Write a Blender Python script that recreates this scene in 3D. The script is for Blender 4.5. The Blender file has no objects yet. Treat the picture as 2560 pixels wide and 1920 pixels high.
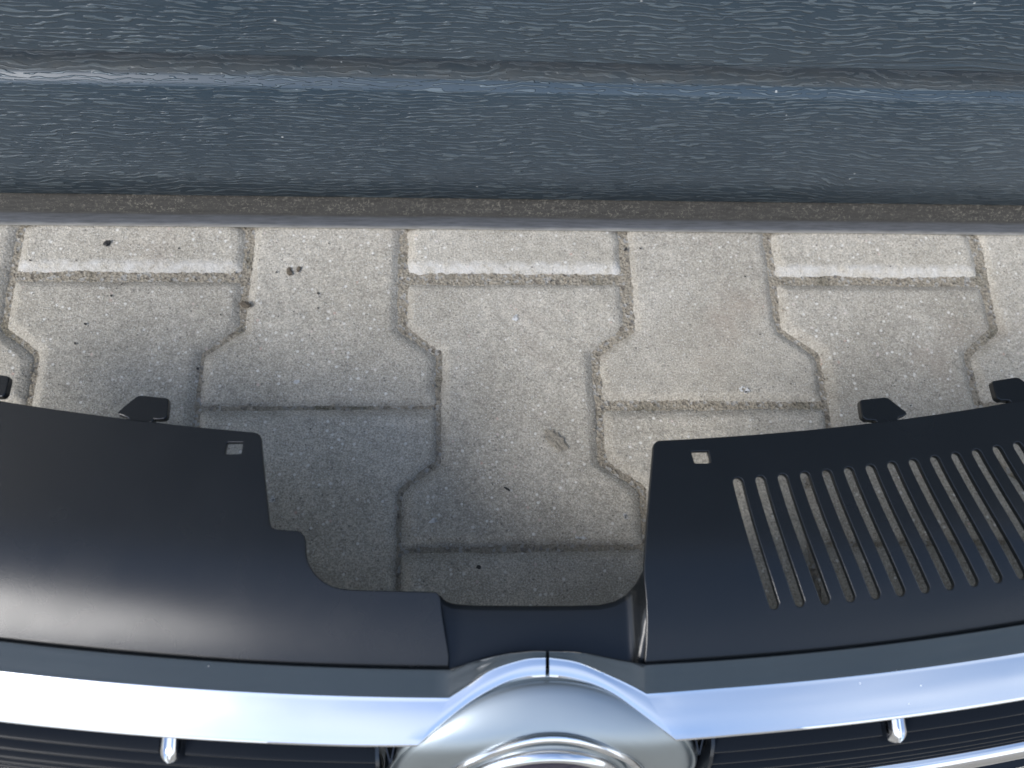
import bpy, bmesh, math, random
import numpy as np
from mathutils import Vector, Matrix, noise
from mathutils.geometry import delaunay_2d_cdt

random.seed(7)
S = bpy.context.scene
COL = S.collection

# ------------------------------------------------------------------ camera
F_PX = 2300.0                                    # focal length in photo pixels (photo is 2560 wide)
CAM_R = np.array([[0.9976746590116279, -0.025912370155373253, 0.06303827281075133],
                  [-0.001438478638270222, -0.9327076117888558, -0.3606306166846297],
                  [0.06814107091350288, 0.35970134832115935, -0.9305760229399319]])
CAM_C = np.array([-0.04888, -0.31749, 0.60358])
cam = bpy.data.cameras.new('camera')
cam.sensor_width = 36.0
cam.lens = F_PX / 2560.0 * 36.0
cam.clip_start = 0.01
cam.clip_end = 500.0
cam.dof.use_dof = True
cam.dof.focus_distance = 0.56
cam.dof.aperture_fstop = 8.0
camo = bpy.data.objects.new('camera', cam)
COL.objects.link(camo)
camo.matrix_world = Matrix(((CAM_R[0][0], -CAM_R[1][0], -CAM_R[2][0], CAM_C[0]),
                            (CAM_R[0][1], -CAM_R[1][1], -CAM_R[2][1], CAM_C[1]),
                            (CAM_R[0][2], -CAM_R[1][2], -CAM_R[2][2], CAM_C[2]),
                            (0, 0, 0, 1)))
S.camera = camo

# ------------------------------------------------------------------ sky and sun
SUN_AZ_LEFT = math.radians(53)                   # measured from straight behind the camera towards the left
SUN_EL = math.radians(44)
CLOUD_SEED = 18.8
SUN_DIR = Vector((-math.sin(SUN_AZ_LEFT) * math.cos(SUN_EL), -math.cos(SUN_AZ_LEFT) * math.cos(SUN_EL), math.sin(SUN_EL)))
W = bpy.data.worlds.new('World')
S.world = W
W.use_nodes = True
wt = W.node_tree
wt.nodes.clear()
wo = wt.nodes.new('ShaderNodeOutputWorld')
bg = wt.nodes.new('ShaderNodeBackground')
bg.inputs['Strength'].default_value = 0.14
sky = wt.nodes.new('ShaderNodeTexSky')
sky.sky_type = 'NISHITA'
sky.sun_disc = False
sky.sun_elevation = SUN_EL
sky.sun_rotation = math.atan2(SUN_DIR.x, SUN_DIR.y)
sky.dust_density = 0.7
tc = wt.nodes.new('ShaderNodeTexCoord')
sx_ = wt.nodes.new('ShaderNodeSeparateXYZ')
wt.links.new(tc.outputs['Generated'], sx_.inputs[0])
def wmath(op, p, q):
    nd = wt.nodes.new('ShaderNodeMath'); nd.operation = op
    for i_, v_ in enumerate((p, q)):
        if isinstance(v_, (int, float)): nd.inputs[i_].default_value = v_
        else: wt.links.new(v_, nd.inputs[i_])
    return nd.outputs[0]
zc = wmath('ADD', wmath('MAXIMUM', sx_.outputs[2], 0.0), 0.12)
cv = wt.nodes.new('ShaderNodeCombineXYZ')
wt.links.new(wmath('DIVIDE', sx_.outputs[0], zc), cv.inputs[0])
wt.links.new(wmath('DIVIDE', sx_.outputs[1], zc), cv.inputs[1])
cv.inputs[2].default_value = CLOUD_SEED
cn = wt.nodes.new('ShaderNodeTexNoise')
cn.inputs['Scale'].default_value = 1.1
cn.inputs['Detail'].default_value = 6.0
cn.inputs['Roughness'].default_value = 0.5
wt.links.new(cv.outputs[0], cn.inputs['Vector'])
thick = wmath('ADD', cn.outputs['Fac'], wmath('MULTIPLY', wmath('SUBTRACT', wmath('DIVIDE', 1.0, zc), 0.9), 0.16))
cr = wt.nodes.new('ShaderNodeValToRGB')
cr.color_ramp.elements[0].position = 0.54
cr.color_ramp.elements[1].position = 0.84
wt.links.new(thick, cr.inputs['Fac'])
cm = wt.nodes.new('ShaderNodeMix')
cm.data_type = 'RGBA'
cm.inputs['B'].default_value = (5.4, 5.6, 5.9, 1)
wt.links.new(cr.outputs['Color'], cm.inputs['Factor'])
wt.links.new(sky.outputs['Color'], cm.inputs['A'])
wt.links.new(cm.outputs['Result'], bg.inputs['Color'])
wt.links.new(bg.outputs['Background'], wo.inputs['Surface'])

sun = bpy.data.lights.new('sun', 'SUN')
sun.energy = 1.1
sun.angle = math.radians(27)
sun.color = (1.0, 0.978, 0.945)
suno = bpy.data.objects.new('sun', sun)
COL.objects.link(suno)
suno.rotation_euler = SUN_DIR.to_track_quat('Z', 'Y').to_euler()
suno.location = (-2, -2, 3)

S.view_settings.view_transform = 'Standard'
S.view_settings.look = 'None'
S.view_settings.gamma = 1.0
S.view_settings.exposure = 1.38
S.render.engine = 'CYCLES'
S.cycles.max_bounces = 8


# ------------------------------------------------------------------ helpers
def pix(x, y, z):
    """photo pixel -> world point on the level z (metres)"""
    d = CAM_R.T @ np.array([(x - 1280.0) / F_PX, (y - 960.0) / F_PX, 1.0])
    t = (z - CAM_C[2]) / d[2]
    p = CAM_C + t * d
    return Vector((p[0], p[1], p[2]))


def link(name, me, mat=None, parent=None):
    o = bpy.data.objects.new(name, me)
    COL.objects.link(o)
    if mat is not None and me is not None and len(me.materials) == 0:
        me.materials.append(mat)
    if parent is not None:
        o.parent = parent
    return o


def tag(o, label=None, cat=None, group=None, kind=None):
    if label: o['label'] = label
    if cat: o['category'] = cat
    if group: o['group'] = group
    if kind: o['kind'] = kind
    return o


def mesh_py(name, verts, faces, smooth=True, sharp=35):
    me = bpy.data.meshes.new(name)
    me.from_pydata([tuple(v) for v in verts], [], faces)
    me.validate()
    bm = bmesh.new()
    bm.from_mesh(me)
    bmesh.ops.recalc_face_normals(bm, faces=bm.faces)
    bm.to_mesh(me)
    bm.free()
    if smooth:
        for p in me.polygons: p.use_smooth = True
        if sharp: me.set_sharp_from_angle(angle=math.radians(sharp))
    me.update()
    return me


def grid(name, rows, close_u=False, close_v=False, caps=False, sharp=35):
    """rows: list of lists of points, quads between neighbours"""
    n = len(rows); m = len(rows[0])
    verts = [p for r in rows for p in r]
    faces = []
    for i in range(n if close_u else n - 1):
        for j in range(m if close_v else m - 1):
            a = i * m + j; b = i * m + (j + 1) % m
            c = ((i + 1) % n) * m + (j + 1) % m; d = ((i + 1) % n) * m + j
            faces.append((a, b, c, d))
    if caps:
        faces.append(tuple(range(m)))
        faces.append(tuple((n - 1) * m + j for j in range(m)))
    return mesh_py(name, verts, faces, sharp=sharp)


def resample(poly, step, closed=True):
    out = []
    n = len(poly)
    for i in range(n if closed else n - 1):
        a = poly[i]; b = poly[(i + 1) % n]
        k = max(1, int(math.ceil((b - a).length / step)))
        for j in range(k): out.append(a.lerp(b, j / k))
    if not closed: out.append(poly[-1])
    return out


def round_poly(pts, r, n=4):
    out = []
    m = len(pts)
    rs = r if isinstance(r, (list, tuple)) else [r] * m
    for i in range(m):
        p = pts[i]; a = pts[i - 1]; b = pts[(i + 1) % m]; rr = rs[i]
        if rr <= 0:
            out.append(p.copy()); continue
        la = min(rr, (a - p).length * 0.49); lb = min(rr, (b - p).length * 0.49)
        A = p + (a - p).normalized() * la
        B = p + (b - p).normalized() * lb
        for k in range(n + 1):
            t = k / n
            out.append(A * (1 - t) ** 2 + p * 2 * t * (1 - t) + B * t * t)
    return out


def area2(poly):
    return sum(poly[i - 1].x * poly[i].y - poly[i].x * poly[i - 1].y for i in range(len(poly)))


def offset_poly(poly, d):
    """move every vertex d to the inside of a ccw polygon (negative: outside)"""
    n = len(poly); s = 1 if area2(poly) > 0 else -1
    out = []
    for i in range(n):
        e1 = (poly[i] - poly[i - 1]); e2 = (poly[(i + 1) % n] - poly[i])
        if e1.length < 1e-9: e1 = e2
        if e2.length < 1e-9: e2 = e1
        e1 = e1.normalized(); e2 = e2.normalized()
        n1 = Vector((-e1.y, e1.x)) * s; n2 = Vector((-e2.y, e2.x)) * s
        nn = n1 + n2
        if nn.length < 1e-6: nn = n1
        nn.normalize()
        out.append(poly[i] + nn * (d / max(0.5, nn.dot(n1))))
    return out


def inside(p, poly):
    c = False; n = len(poly); j = n - 1
    for i in range(n):
        a = poly[i]; b = poly[j]
        if (a.y > p[1]) != (b.y > p[1]) and p[0] < (b.x - a.x) * (p[1] - a.y) / (b.y - a.y) + a.x:
            c = not c
        j = i
    return c


def plate(name, outer, holes, zf, thick, bev=0.0005, step=0.004):
    """sheet with holes; top height zf(x, y); real walls and a small rounded rim"""
    def thin(lp, d=0.0011):
        out = []
        for p in lp:
            if not out or (p - out[-1]).length > d: out.append(p)
        if (out[0] - out[-1]).length < d: out.pop()
        return out
    outer = thin(resample(outer, step))
    holes = [thin(resample(h, step * 0.5), 0.0006) for h in holes]
    top_outer = offset_poly(outer, bev)
    top_holes = [offset_poly(h, -bev) for h in holes]
    pts = []; edges = []
    loops_idx = []
    for lp in [top_outer] + top_holes:
        s = len(pts); k = len(lp)
        pts += [Vector((p.x, p.y)) for p in lp]
        edges += [(s + i, s + (i + 1) % k) for i in range(k)]
        loops_idx.append((s, k))
    P = np.array([[p.x, p.y] for p in pts])
    x0, y0 = P.min(0); x1, y1 = P.max(0)
    nx = int((x1 - x0) / step); ny = int((y1 - y0) / step)
    for i in range(1, nx):
        for j in range(1, ny):
            q = np.array([x0 + i * step, y0 + j * step])
            if ((P - q) ** 2).sum(1).min() < (step * 0.45) ** 2: continue
            if not inside(q, top_outer): continue
            if any(inside(q, h) for h in top_holes): continue
            pts.append(Vector((q[0], q[1])))
    vo, eo, fo, ov, oe, of = delaunay_2d_cdt(pts, edges, [], 0, 1e-7)
    V = [Vector((v.x, v.y, zf(v.x, v.y))) for v in vo]
    idx = {}
    for i, src in enumerate(ov):
        for s in src: idx[s] = i
    F = []
    for f in fo:
        c = (vo[f[0]] + vo[f[1]] + vo[f[2]]) / 3
        if inside(c, top_outer) and not any(inside(c, h) for h in top_holes): F.append(tuple(f))
    ends = []
    for (s, k), lp in zip(loops_idx, [outer] + holes):
        tops = [idx[s + i] for i in range(k)]
        prev = tops
        for (ins, dz) in ((bev * 0.3, bev * 0.3), (0.0, bev), (0.0, thick - bev * 0.5), (bev * 0.5, thick)):
            lp2 = offset_poly(lp, ins if lp is outer else -ins)
            b = len(V)
            V += [Vector((q.x, q.y, zf(q.x, q.y) - dz)) for q in lp2]
            cur = list(range(b, b + k))
            F += [(prev[i], prev[(i + 1) % k], cur[(i + 1) % k], cur[i]) for i in range(k)]
            prev = cur
        ends.append((tops, prev))
    # underside
    nb = len(V)
    base = {a: b for tops, last in ends for a, b in zip(tops, last)}
    topn = len(vo)
    for f in list(F):
        if len(f) == 3 and max(f) < topn:
            g = []
            for i in f:
                if i not in base:
                    base[i] = len(V)
                    V.append(V[i] - Vector((0, 0, thick)))
                g.append(base[i])
            F.append(tuple(reversed(g)))
    return mesh_py(name, V, F, sharp=14)


def blob(name, r, seed, squash=(1, 1, 0.6), sub=3, amp=0.7, freq=2.1):
    bm = bmesh.new()
    bmesh.ops.create_icosphere(bm, subdivisions=sub, radius=1)
    for v in bm.verts:
        k = 1 + amp * noise.noise(v.co * freq + Vector((seed * 3.1, seed * 1.7, seed)))
        v.co = Vector((v.co.x * squash[0], v.co.y * squash[1], v.co.z * squash[2])) * k * r
    me = bpy.data.meshes.new(name)
    bm.to_mesh(me); bm.free()
    return me


# ------------------------------------------------------------------ materials
class NT:
    def __init__(self, name):
        self.m = bpy.data.materials.new(name)
        self.m.use_nodes = True
        self.t = self.m.node_tree
        self.b = self.t.nodes['Principled BSDF']
        self.geo = self.n('ShaderNodeNewGeometry')
        self.pos = self.geo.outputs['Position']

    def n(self, typ, **kw):
        nd = self.t.nodes.new(typ)
        for k, v in kw.items():
            if k in nd.inputs: nd.inputs[k].default_value = v
            else: setattr(nd, k, v)
        return nd

    def l(self, a, b): self.t.links.new(a, b)

    def mapped(self, scale, src=None):
        mp = self.n('ShaderNodeMapping')
        mp.inputs['Scale'].default_value = scale
        self.l(src or self.pos, mp.inputs['Vector'])
        return mp.outputs['Vector']

    def noise(self, scale, detail=3, rough=0.5, vec=None, dist=0.0):
        nd = self.n('ShaderNodeTexNoise')
        nd.inputs['Scale'].default_value = scale
        nd.inputs['Detail'].default_value = detail
        nd.inputs['Roughness'].default_value = rough
        nd.inputs['Distortion'].default_value = dist
        self.l(vec or self.pos, nd.inputs['Vector'])
        return nd.outputs['Fac']

    def voro(self, scale, vec=None, feature='F1', out='Distance', rnd=1.0):
        nd = self.n('ShaderNodeTexVoronoi')
        nd.feature = feature
        nd.inputs['Scale'].default_value = scale
        nd.inputs['Randomness'].default_value = rnd
        self.l(vec or self.pos, nd.inputs['Vector'])
        return nd.outputs[out]

    def ramp(self, fac, stops, interp='LINEAR'):
        nd = self.n('ShaderNodeValToRGB')
        cr_ = nd.color_ramp
        cr_.interpolation = interp
        while len(cr_.elements) < len(stops): cr_.elements.new(0.5)
        for e, (p, c) in zip(cr_.elements, stops):
            e.position = p
            e.color = (c, c, c, 1) if not isinstance(c, (tuple, list)) else (*c, 1)
        self.l(fac, nd.inputs['Fac'])
        return nd.outputs['Color']

    def mix(self, fac, a, b, blend='MIX'):
        nd = self.n('ShaderNodeMix')
        nd.data_type = 'RGBA'
        nd.blend_type = blend
        for s, v in (('Factor', fac), ('A', a), ('B', b)):
            if isinstance(v, (int, float)): nd.inputs[s].default_value = v if s == 'Factor' else (v, v, v, 1)
            elif isinstance(v, (tuple, list)): nd.inputs[s].default_value = (*v, 1)
            else: self.l(v, nd.inputs[s])
        return nd.outputs['Result']

    def math(self, op, a, b=None, clamp=False):
        nd = self.n('ShaderNodeMath')
        nd.operation = op
        nd.use_clamp = clamp
        for i, v in enumerate((a, b)):
            if v is None: continue
            if isinstance(v, (int, float)): nd.inputs[i].default_value = v
            else: self.l(v, nd.inputs[i])
        return nd.outputs[0]

    def sep(self, vec):
        nd = self.n('ShaderNodeSeparateXYZ')
        self.l(vec, nd.inputs[0])
        return nd.outputs

    def bump(self, h, dist, strength=1.0, prev=None):
        nd = self.n('ShaderNodeBump')
        nd.inputs['Distance'].default_value = dist
        nd.inputs['Strength'].default_value = strength
        self.l(h, nd.inputs['Height'])
        if prev is not None: self.l(prev, nd.inputs['Normal'])
        return nd.outputs['Normal']

    def set(self, **kw):
        for k, v in kw.items():
            s = self.b.inputs[k.replace('_', ' ')]
            if isinstance(v, (int, float)): s.default_value = v
            elif isinstance(v, (tuple, list)): s.default_value = (*v, 1)
            else: self.l(v, s)
        return self


def mat_concrete():
    k = NT('concrete_paver')
    oi = k.n('ShaderNodeObjectInfo')
    big = k.noise(14, 4, 0.6)
    col = k.ramp(big, [(0.3, (0.360, 0.326, 0.264)), (0.5, (0.418, 0.380, 0.312)), (0.72, (0.478, 0.437, 0.364))])
    tone = k.math('ADD', k.math('MULTIPLY', oi.outputs['Random'], 0.16), 0.92)
    col = k.mix(1.0, col, tone, 'MULTIPLY')
    fine = k.noise(820, 4, 0.72)
    mid = k.noise(120, 3, 0.6)
    col = k.mix(0.8, col, k.ramp(mid, [(0.3, 0.84), (0.5, 1.0), (0.7, 1.14)]), 'MULTIPLY')
    col = k.mix(0.75, col, k.ramp(fine, [(0.32, 0.40), (0.5, 0.98), (0.66, 1.65)]), 'MULTIPLY')
    # aggregate grains
    g1 = k.voro(650, out='Color'); d1 = k.voro(650)
    grain = k.math('MULTIPLY', k.ramp(k.sep(g1)[0], [(0.72, 0.0), (0.80, 1.0)]), k.ramp(d1, [(0.28, 1.0), (0.42, 0.0)]))
    col = k.mix(k.math('MULTIPLY', grain, 0.55), col, (0.72, 0.69, 0.62))
    g2 = k.voro(430, out='Color'); d2 = k.voro(430)
    dark = k.math('MULTIPLY', k.ramp(k.sep(g2)[1], [(0.90, 0.0), (0.94, 1.0)]), k.ramp(d2, [(0.22, 1.0), (0.40, 0.0)]))
    col = k.mix(k.math('MULTIPLY', dark, 0.6), col, (0.10, 0.095, 0.085))
    g3 = k.voro(260, out='Color'); d3 = k.voro(260)
    peb = k.math('MULTIPLY', k.ramp(k.sep(g3)[2], [(0.90, 0.0), (0.91, 1.0)]), k.ramp(d3, [(0.22, 1.0), (0.32, 0.0)]))
    col = k.mix(k.math('MULTIPLY', peb, 0.75), col, k.ramp(k.sep(g3)[0], [(0.0, (0.40, 0.37, 0.31)), (0.35, (0.74, 0.71, 0.64)), (0.85, (0.78, 0.76, 0.70)), (1.0, (0.50, 0.33, 0.26))]))
    # rusty blooms
    rust = k.ramp(k.noise(9, 3, 0.6, k.mapped((1, 1, 1))), [(0.60, 0.0), (0.78, 1.0)])
    col = k.mix(k.math('MULTIPLY', rust, 0.35), col, (0.36, 0.28, 0.215))
    # silt held on the bevels
    at = k.n('ShaderNodeAttribute'); at.attribute_name = 'edge'
    silt = k.math('MULTIPLY', at.outputs['Fac'], k.ramp(k.noise(60, 3, 0.6), [(0.48, 0.0), (0.72, 0.30)]))
    col = k.mix(silt, col, (0.21, 0.175, 0.135))
    # sunlit paleness painted with lime wear on lower bevels along the door
    at2 = k.n('ShaderNodeAttribute'); at2.attribute_name = 'sunlit_wear'
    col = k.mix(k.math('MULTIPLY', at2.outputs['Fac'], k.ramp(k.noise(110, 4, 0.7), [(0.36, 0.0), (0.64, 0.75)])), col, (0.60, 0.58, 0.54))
    h = k.math('ADD', k.math('MULTIPLY', fine, 0.6), k.math('MULTIPLY', k.noise(350, 3, 0.6), 0.6))
    h = k.math('ADD', h, k.math('MULTIPLY', grain, 0.25))
    nm = k.bump(h, 0.0011, 1.0)
    nm = k.bump(k.noise(70, 3, 0.5), 0.0018, 0.6, nm)
    k.set(Base_Color=col, Roughness=0.88, Normal=nm)
    k.b.inputs['Specular IOR Level'].default_value = 0.3
    return k.m


def mat_sand(moss=True):
    k = NT('joint_sand')
    f = k.noise(700, 3, 0.7)
    col = k.ramp(f, [(0.3, (0.18, 0.15, 0.11)), (0.5, (0.32, 0.28, 0.215)), (0.7, (0.46, 0.415, 0.335))])
    g = k.voro(420, out='Color')
    col = k.mix(k.ramp(k.sep(g)[0], [(0.82, 0.0), (0.86, 0.8)]), col, (0.42, 0.40, 0.36))
    col = k.mix(k.ramp(k.sep(g)[1], [(0.90, 0.0), (0.94, 0.6)]), col, (0.10, 0.085, 0.07))
    m = k.ramp(k.noise(24, 3, 0.6), [(0.56, 0.0), (0.70, 0.6)])
    col = k.mix(m, col, (0.055, 0.055, 0.030))
    nm = k.bump(k.math('ADD', f, k.math('MULTIPLY', k.voro(420), 0.8)), 0.0014, 1.0)
    k.set(Base_Color=col, Roughness=0.95, Normal=nm)
    k.b.inputs['Specular IOR Level'].default_value = 0.2
    return k.m


def mat_door():
    k = NT('woodgrain_steel')
    s = k.sep(k.pos)
    # wandering grain direction
    warp = k.math('MULTIPLY', k.math('SUBTRACT', k.noise(7, 2, 0.5, k.mapped((1, 1, 2.2))), 0.5), 0.030)
    z = k.math('ADD', s[2], warp)
    cb = k.n('ShaderNodeCombineXYZ')
    k.l(k.math('MULTIPLY', s[0], 82.0), cb.inputs[0])
    k.l(k.math('MULTIPLY', s[1], 260.0), cb.inputs[1])
    k.l(k.math('MULTIPLY', z, 430.0), cb.inputs[2])
    v = cb.outputs[0]
    ph = k.math('ADD', k.math('MULTIPLY', z, 1850.0), k.math('MULTIPLY', k.noise(0.55, 2.0, 0.5, v), 16.0))
    ph = k.math('ADD', ph, k.math('MULTIPLY', s[1], 1450.0))
    wv = k.math('ADD', k.math('MULTIPLY', k.math('SINE', ph), 0.5), 0.5)
    brk = k.ramp(k.noise(1.2, 1.0, 0.4, v), [(0.33, 0.0), (0.44, 1.0)])
    worms = k.ramp(k.math('MULTIPLY', wv, brk), [(0.55, 0.0), (0.85, 0.9), (1.0, 1.0)], 'EASE')
    cb2 = k.n('ShaderNodeCombineXYZ')
    k.l(k.math('MULTIPLY', s[0], 5.0), cb2.inputs[0])
    k.l(k.math('MULTIPLY', s[1], 20.0), cb2.inputs[1])
    k.l(k.math('MULTIPLY', z, 420.0), cb2.inputs[2])
    lines = k.ramp(k.noise(1.0, 1.0, 0.4, cb2.outputs[0], 0.2), [(0.40, 0.0), (0.48, 0.8)], 'EASE')
    mask = k.ramp(k.noise(6.5, 2, 0.5, k.mapped((0.55, 1, 2.4))), [(0.55, 0.0), (0.64, 1.0)])
    h = k.mix(mask, worms, lines)
    # ledges collect dust
    nz = k.sep(k.geo.outputs['Normal'])[2]
    ledge = k.ramp(nz, [(0.88, 0.0), (0.95, 1.0)])
    base = k.ramp(k.noise(5, 3, 0.6), [(0.35, (0.030, 0.046, 0.059)), (0.65, (0.038, 0.055, 0.068))])
    rid = k.math('MULTIPLY', k.mix(mask, worms, 0.15), k.ramp(k.noise(16, 3, 0.6), [(0.3, 0.30), (0.7, 0.62)]))
    col = k.mix(rid, base, (0.135, 0.163, 0.172))
    dust = k.math('MULTIPLY', ledge, k.ramp(k.noise(120, 4, 0.7, k.mapped((0.4, 1, 1))), [(0.25, 0.15), (0.7, 0.6)]))
    col = k.mix(dust, col, (0.085, 0.083, 0.074))
    sp = k.voro(70, out='Color'); sd = k.voro(70)
    speck = k.math('MULTIPLY', k.ramp(k.sep(sp)[0], [(0.87, 0.0), (0.875, 1.0)]), k.ramp(sd, [(0.035, 1.0), (0.065, 0.0)]))
    col = k.mix(k.math('MULTIPLY', speck, 0.8), col, (0.5, 0.5, 0.47))
    rough = k.math('ADD', k.math('MULTIPLY', dust, 0.35), k.ramp(k.noise(40, 3), [(0.3, 0.29), (0.7, 0.37)]))
    nm = k.bump(h, 0.0006, 1.0)
    nm = k.bump(k.noise(9, 2), 0.003, 0.35, nm)
    k.set(Base_Color=col, Roughness=rough, Normal=nm)
    k.b.inputs['Specular IOR Level'].default_value = 0.5
    return k.m


def mat_seal():
    k = NT('weathered_rubber')
    z = k.sep(k.pos)[2]
    n1 = k.noise(60, 3, 0.6, k.mapped((0.15, 1, 1)))
    zz = k.math('ADD', z, k.math('MULTIPLY', k.math('SUBTRACT', n1, 0.5), 0.0012))
    f = k.math('MULTIPLY', zz, 50.0)     # 0..0.02 m -> 0..1
    col = k.ramp(f, [(0.03, (0.040, 0.040, 0.038)), (0.08, (0.23, 0.22, 0.195)), (0.125, (0.19, 0.183, 0.165)), (0.17, (0.080, 0.083, 0.088)),
                     (0.42, (0.062, 0.064, 0.067)), (0.50, (0.040, 0.038, 0.033)), (0.95, (0.040, 0.036, 0.029))])
    st = k.noise(1.0, 4, 0.65, k.mapped((60, 400, 900)))
    col = k.mix(0.8, col, k.ramp(st, [(0.25, 0.55), (0.5, 1.0), (0.8, 1.5)]), 'MULTIPLY')
    # dusty fibres on the upper slope
    w = k.noise(1.0, 3, 0.7, k.mapped((330, 330, 700)), 1.6)
    fib = k.math('MULTIPLY', k.ramp(w, [(0.575, 0.0), (0.60, 1.0), (0.64, 1.0), (0.67, 0.0)]), k.ramp(f, [(0.46, 0.0), (0.60, 1.0)]))
    fib = k.math('MULTIPLY', fib, k.ramp(k.noise(26, 2), [(0.25, 0.15), (0.7, 0.5)]))
    col = k.mix(fib, col, (0.30, 0.27, 0.21))
    nm = k.bump(st, 0.0006, 0.8)
    k.set(Base_Color=col, Roughness=0.75, Normal=nm)
    k.b.inputs['Specular IOR Level'].default_value = 0.25
    return k.m


def specks(k, col, scale, thr, size, c, amt=0.7):
    a = k.voro(scale, out='Color'); d = k.voro(scale)
    m = k.math('MULTIPLY', k.ramp(k.sep(a)[0], [(thr, 0.0), (thr + 0.004, 1.0)]), k.ramp(d, [(size, 1.0), (size * 1.8, 0.0)]))
    return k.mix(k.math('MULTIPLY', m, amt), col, c), m


def mat_plastic(name='black_plastic', base=(0.0055, 0.0066, 0.0076), rough=0.24, grain=True, dusty=True):
    k = NT(name)
    col = base
    if dusty:
        col, m = specks(k, base, 60, 0.82, 0.03, (0.25, 0.25, 0.24), 0.55)
        # a chalky hand smear and fine scratches
        sm = k.math('MULTIPLY', k.ramp(k.noise(11, 3, 0.6), [(0.70, 0.0), (0.80, 1.0)]), k.ramp(k.noise(900, 3, 0.8), [(0.52, 0.0), (0.66, 1.0)]))
        col = k.mix(k.math('MULTIPLY', sm, 0.10), col, (0.20, 0.20, 0.20))
    k.set(Base_Color=col, Roughness=k.ramp(k.noise(18, 3, 0.6), [(0.3, rough - 0.03), (0.7, rough + 0.05)]))
    if grain:
        nm = k.bump(k.noise(2000, 2, 0.5), 0.00008, 0.4)
        nm = k.bump(k.noise(12, 2), 0.002, 0.10, nm)
        k.l(nm, k.b.inputs['Normal'])
    k.b.inputs['Specular IOR Level'].default_value = 0.44
    return k.m


def mat_chrome(name='chrome', col=(0.64, 0.655, 0.675), rough=0.11, wav=0.03):
    k = NT(name)
    c, m = specks(k, col, 160, 0.93, 0.05, (0.9, 0.9, 0.9), 0.6)
    k.set(Base_Color=c, Metallic=1.0)
    r = k.math('ADD', k.math('MULTIPLY', m, 0.5), k.ramp(k.noise(30, 4, 0.6), [(0.3, rough), (0.7, rough + 0.05)]))
    k.l(r, k.b.inputs['Roughness'])
    nm = k.bump(k.noise(14, 2, 0.5), 0.002, wav)
    k.l(nm, k.b.inputs['Normal'])
    return k.m


def mat_plain(name, base, rough=0.9, metallic=0.0, var=0.25, scale=20, bump=0.0):
    k = NT(name)
    f = k.noise(scale, 4, 0.6)
    lo = tuple(b * (1 - var) for b in base); hi = tuple(min(1, b * (1 + var)) for b in base)
    k.set(Base_Color=k.ramp(f, [(0.3, lo), (0.7, hi)]), Roughness=rough, Metallic=metallic)
    if bump: k.l(k.bump(k.noise(scale * 12, 3, 0.6), bump, 0.8), k.b.inputs['Normal'])
    return k.m


M_CON = mat_concrete()
M_SAND = mat_sand()
M_DOOR = mat_door()
M_SEAL = mat_seal()
M_PLA = mat_plastic()
M_GLOSS = mat_plastic('gloss_black_plastic', (0.006, 0.0075, 0.010), 0.16, False, False)
M_SLAT = mat_plastic('slat_plastic', (0.008, 0.010, 0.013), 0.22, False, True)
M_SLAT.node_tree.nodes['Principled BSDF'].inputs['Specular IOR Level'].default_value = 0.08
M_CHR = mat_chrome()
M_SATIN = mat_chrome('satin_chrome', (0.31, 0.345, 0.36), 0.40, 0.02)
M_WALL = mat_plain('wall_render', (0.52, 0.50, 0.46), 0.9, 0, 0.1, 6, 0.002)
M_BLACK = mat_plain('black_stone', (0.030, 0.028, 0.026), 0.7, 0, 0.3, 800, 0.0004)
M_TAN = mat_plain('mortar_crumb', (0.34, 0.30, 0.235), 0.95, 0, 0.3, 500, 0.0008)
M_WHITE = mat_plain('lime_scuff', (0.66, 0.65, 0.62), 0.95, 0, 0.12, 700, 0.0003)
M_EARTH = mat_plain('dry_earth_crumb', (0.13, 0.105, 0.075), 0.95, 0, 0.4, 600, 0.0006)
M_PUR = mat_plain('dark_emblem_backing', (0.012, 0.010, 0.022), 0.08, 0, 0.1, 20)

# ------------------------------------------------------------------ pavement
bm = bmesh.new()
bmesh.ops.create_grid(bm, x_segments=1, y_segments=1, size=40)
me = bpy.data.meshes.new('pavement')
bm.to_mesh(me); bm.free()
pavement = link('pavement', me, M_SAND)
pavement.location = (0, 0, -0.0075)
tag(pavement, kind='structure')

L, WIDE, WAIST, J = 0.200, 0.165, 0.113, 0.0011
PITCH = (WIDE + WAIST) / 2


def paver_loop(ins):
    """outline of a block, set in by ins; the same vertex count for every ins"""
    a = WIDE / 2 - J; b = WAIST / 2 - J; h = L / 2 - J
    right = [(a, h), (a, 0.0608), (b, 0.0408), (b, -0.0408), (a, -0.0608), (a, -h)]
    pts = [Vector(p) for p in right + [(-x, y) for x, y in reversed(right)]]
    pts.reverse()
    pts = offset_poly(pts, ins)
    n = len(pts); out = []
    cnt = {0: 0}
    for i in range(n):
        p = pts[i]; q = pts[i - 1]; r = pts[(i + 1) % n]
        c = 0.003
        A = p + (q - p).normalized() * c; B = p + (r - p).normalized() * c
        for k in range(4):
            t = k / 3
            out.append(A * (1 - t) ** 2 + p * 2 * t * (1 - t) + B * t * t)
        E = r + (p - r).normalized() * c
        m = 5 if (i % 6) in (0, 2, 4) else 19 if (i % 6) == 5 else 3
        m = max(2, int((Vector(pts[i]) - Vector(r)).length / 0.0075)) if ins == 0 else paver_loop.cnt[i]
        if ins == 0: paver_loop.cnt[i] = m
        for k in range(1, m): out.append(B.lerp(E, k / m))
    return out


paver_loop.cnt = {}


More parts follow.
